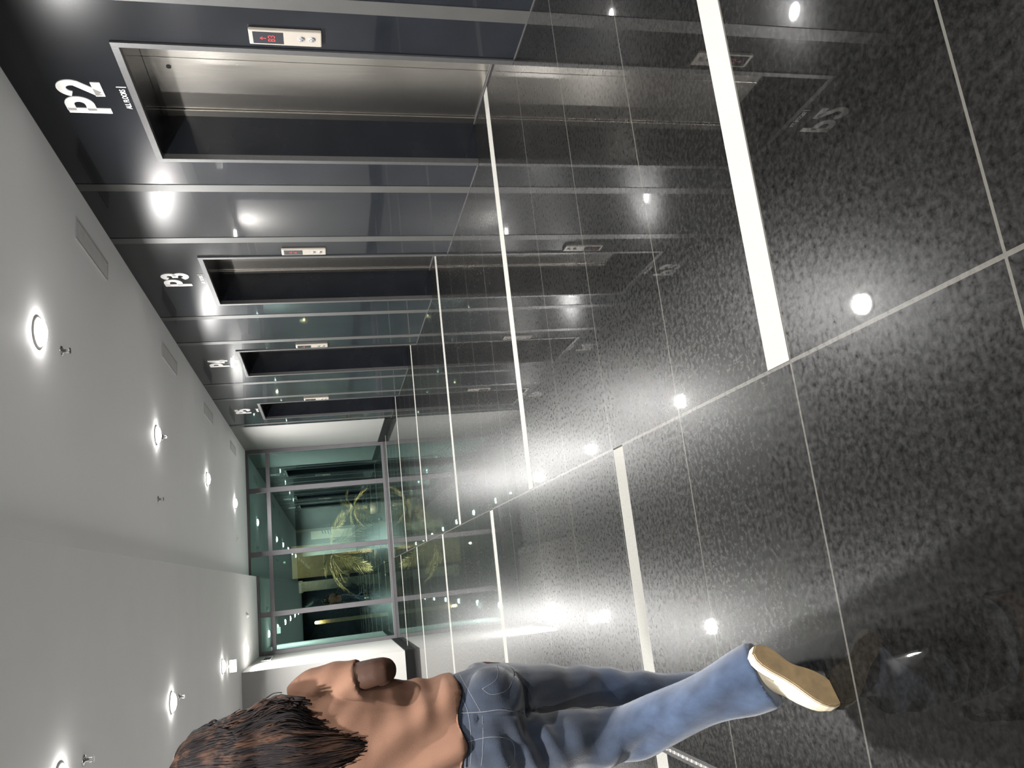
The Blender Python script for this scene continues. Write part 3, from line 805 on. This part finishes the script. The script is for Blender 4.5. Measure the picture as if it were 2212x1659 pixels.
# --- hair: full volume plus many strands
def hair_mat():
    m, N, L, b = mat('dark_brown_hair')
    nz, cr, mp = noise_color(N, L, b, (.0030, .0021, .0021), (.030, .0145, .0085), 9, 4, .50, .78, (4.5, 4.5, .55))
    setp(b, rough=.65, spec=.05); return m
MH = hair_mat()
HW = [(1.752, .034), (1.735, .060), (1.70, .083), (1.65, .098), (1.60, .108), (1.55, .122), (1.50, .142), (1.46, .155), (1.42, .148), (1.38, .108), (1.33, .086), (1.28, .066), (1.22, .036), (1.19, .010)]
def hw(z):
    for (z0, a), (z1, b) in zip(HW, HW[1:]):
        if z1 <= z <= z0: return a+(b-a)*(z0-z)/(z0-z1)
    return HW[0][1] if z > HW[0][0] else .01
def hy(z): return 2.482-.055*max(0, min(1, (1.66-z)/.22))-.02*max(0, min(1, (1.45-z)/.2))
def hd(z): return min(.092, .5*hw(z)+.03) if z < 1.55 else min(.105, hw(z)*1.02)
bm = bmesh.new()
rings(bm, [(CX, hy(z)+(.02 if z > 1.6 else 0), z, a*.93, hd(z)*.9) for z, a in HW], 30, 4)
bm = blend(bm, .008, 3)
rnd = random.Random(11)
for i in range(720):
    s = rnd.uniform(-.99, .99); ph = rnd.uniform(0, 6.28); zend = 1.20+.24*abs(s)**1.3*rnd.uniform(.7, 1.2)+rnd.uniform(0, 1)**2*.20; cl = rnd.uniform(-1, 1)
    rows = []; nst = 12; z0 = 1.757-.05*abs(s)**2
    for k in range(nst+1):
        t = k/nst; z = z0+(zend-z0)*t
        wob = .010*t*math.sin(ph+t*8)+.005*t*math.sin(2*ph+t*13)+cl*.014*max(0, t-.72)**1.3*4
        x = CX+s*hw(z)*1.0+wob; y = hy(z)+(.02 if z > 1.6 else 0)-hd(z)*math.sqrt(max(0, 1-s*s))*.97+.004*math.sin(ph*3+t*8)
        rows.append((x, y, z, max(.0012, (.0040 if k else .0025)*(1-.88*t**3)*rnd.uniform(.85, 1.1))))
    limb(bm, rows, 6, 2)
for i in range(26):                                                # side locks framing the shoulders
    sg = 1 if i % 2 else -1; ph = rnd.uniform(0, 6.28); zend = rnd.uniform(1.37, 1.45); y0 = rnd.uniform(-.02, .05)
    limb(bm, [(CX+sg*.07, CY+.05+y0, 1.70, .006), (CX+sg*.098, CY+.03+y0, 1.62, .008), (CX+sg*.118, CY+y0, 1.54, .008), (CX+sg*(.142+.01*math.sin(ph)), CY-.05+y0*.5, 1.47, .008), (CX+sg*(.13+.02*math.sin(ph)), CY-.095, zend, .003)], 6, 3)
part('hair', bm, MH)

# --- shoes
def shoe(org, t, s, wd, lab=None):
    """org: heel centre on the sole; t toe direction, s out of the sole, wd sideways"""
    root = None; L_ = .262
    TB = [(0, 0), (.012, .013), (.05, .0245), (.12, .0310), (.22, .0325), (.35, .0305), (.48, .0320), (.60, .0375), (.71, .0415), (.80, .0405), (.88, .0345), (.945, .0245), (.985, .0125), (1, 0)]
    def wid(u):
        for (a, p), (b_, q) in zip(TB, TB[1:]):
            if a <= u <= b_: return p+(q-p)*(u-a)/(b_-a)
        return 0
    N_ = 40
    def slab(z0, z1, infl, name, m, par):
        bmx = bmesh.new(); prev = None; first = None
        outl = []
        us = [.5-.5*math.cos(math.pi*i/N_) for i in range(N_+1)]
        for u in us: outl.append((u*L_, wid(max(u, .012))+infl))
        for u in us[::-1]: outl.append((u*L_, -(wid(max(u, .012))+infl)*(1-.24*math.exp(-((u-.40)/.13)**2))))
        top_ = [bmx.verts.new(org+t*a+wd*b_-s*z1+V(0, 0, 0)) for a, b_ in outl]; bot = [bmx.verts.new(org+t*a+wd*b_-s*z0) for a, b_ in outl]
        n_ = len(outl)
        bmx.faces.new(top_); bmx.faces.new(bot[::-1])
        for i in range(n_): bmx.faces.new((bot[i], bot[(i+1) % n_], top_[(i+1) % n_], top_[i]))
        bmesh.ops.remove_doubles(bmx, verts=bmx.verts, dist=.0004); fix(bmx)
        bmesh.ops.bevel(bmx, geom=[e for e in bmx.edges if e.calc_face_angle(0) > 1.0], offset=.003, segments=2, affect='EDGES')
        return part(name, bmx, m, par, False)
    bmx = bmesh.new()
    rows = []
    for u, hgt, wf in ((.02, .050, .70), (.10, .082, .92), (.24, .088, .95), (.38, .080, .95), (.52, .064, .95), (.68, .050, .95), (.84, .038, .9), (.95, .026, .75), (.985, .016, .5)):
        rows.append((*(org+t*(u*L_)-s*(.030+hgt*.42)), max(.012, wid(max(u, .05)))*wf+.002, hgt*.56))
    limb(bmx, rows, 20, 4, wd)
    up = part('shoe', blend(bmx, .005, 3), MSHOE, None)
    slab(.006, .034, .003, 'midsole', MSHOE, up); slab(0, .0065, .0025, 'outsole', MSOLE, up)
    return up
shoe(HEEL, tL, sL, wL)
shoe(V(-.500, 2.665, .002), V(-.10, 1, 0).normalized(), V(0, 0, -1), V(1, .10, 0).normalized())
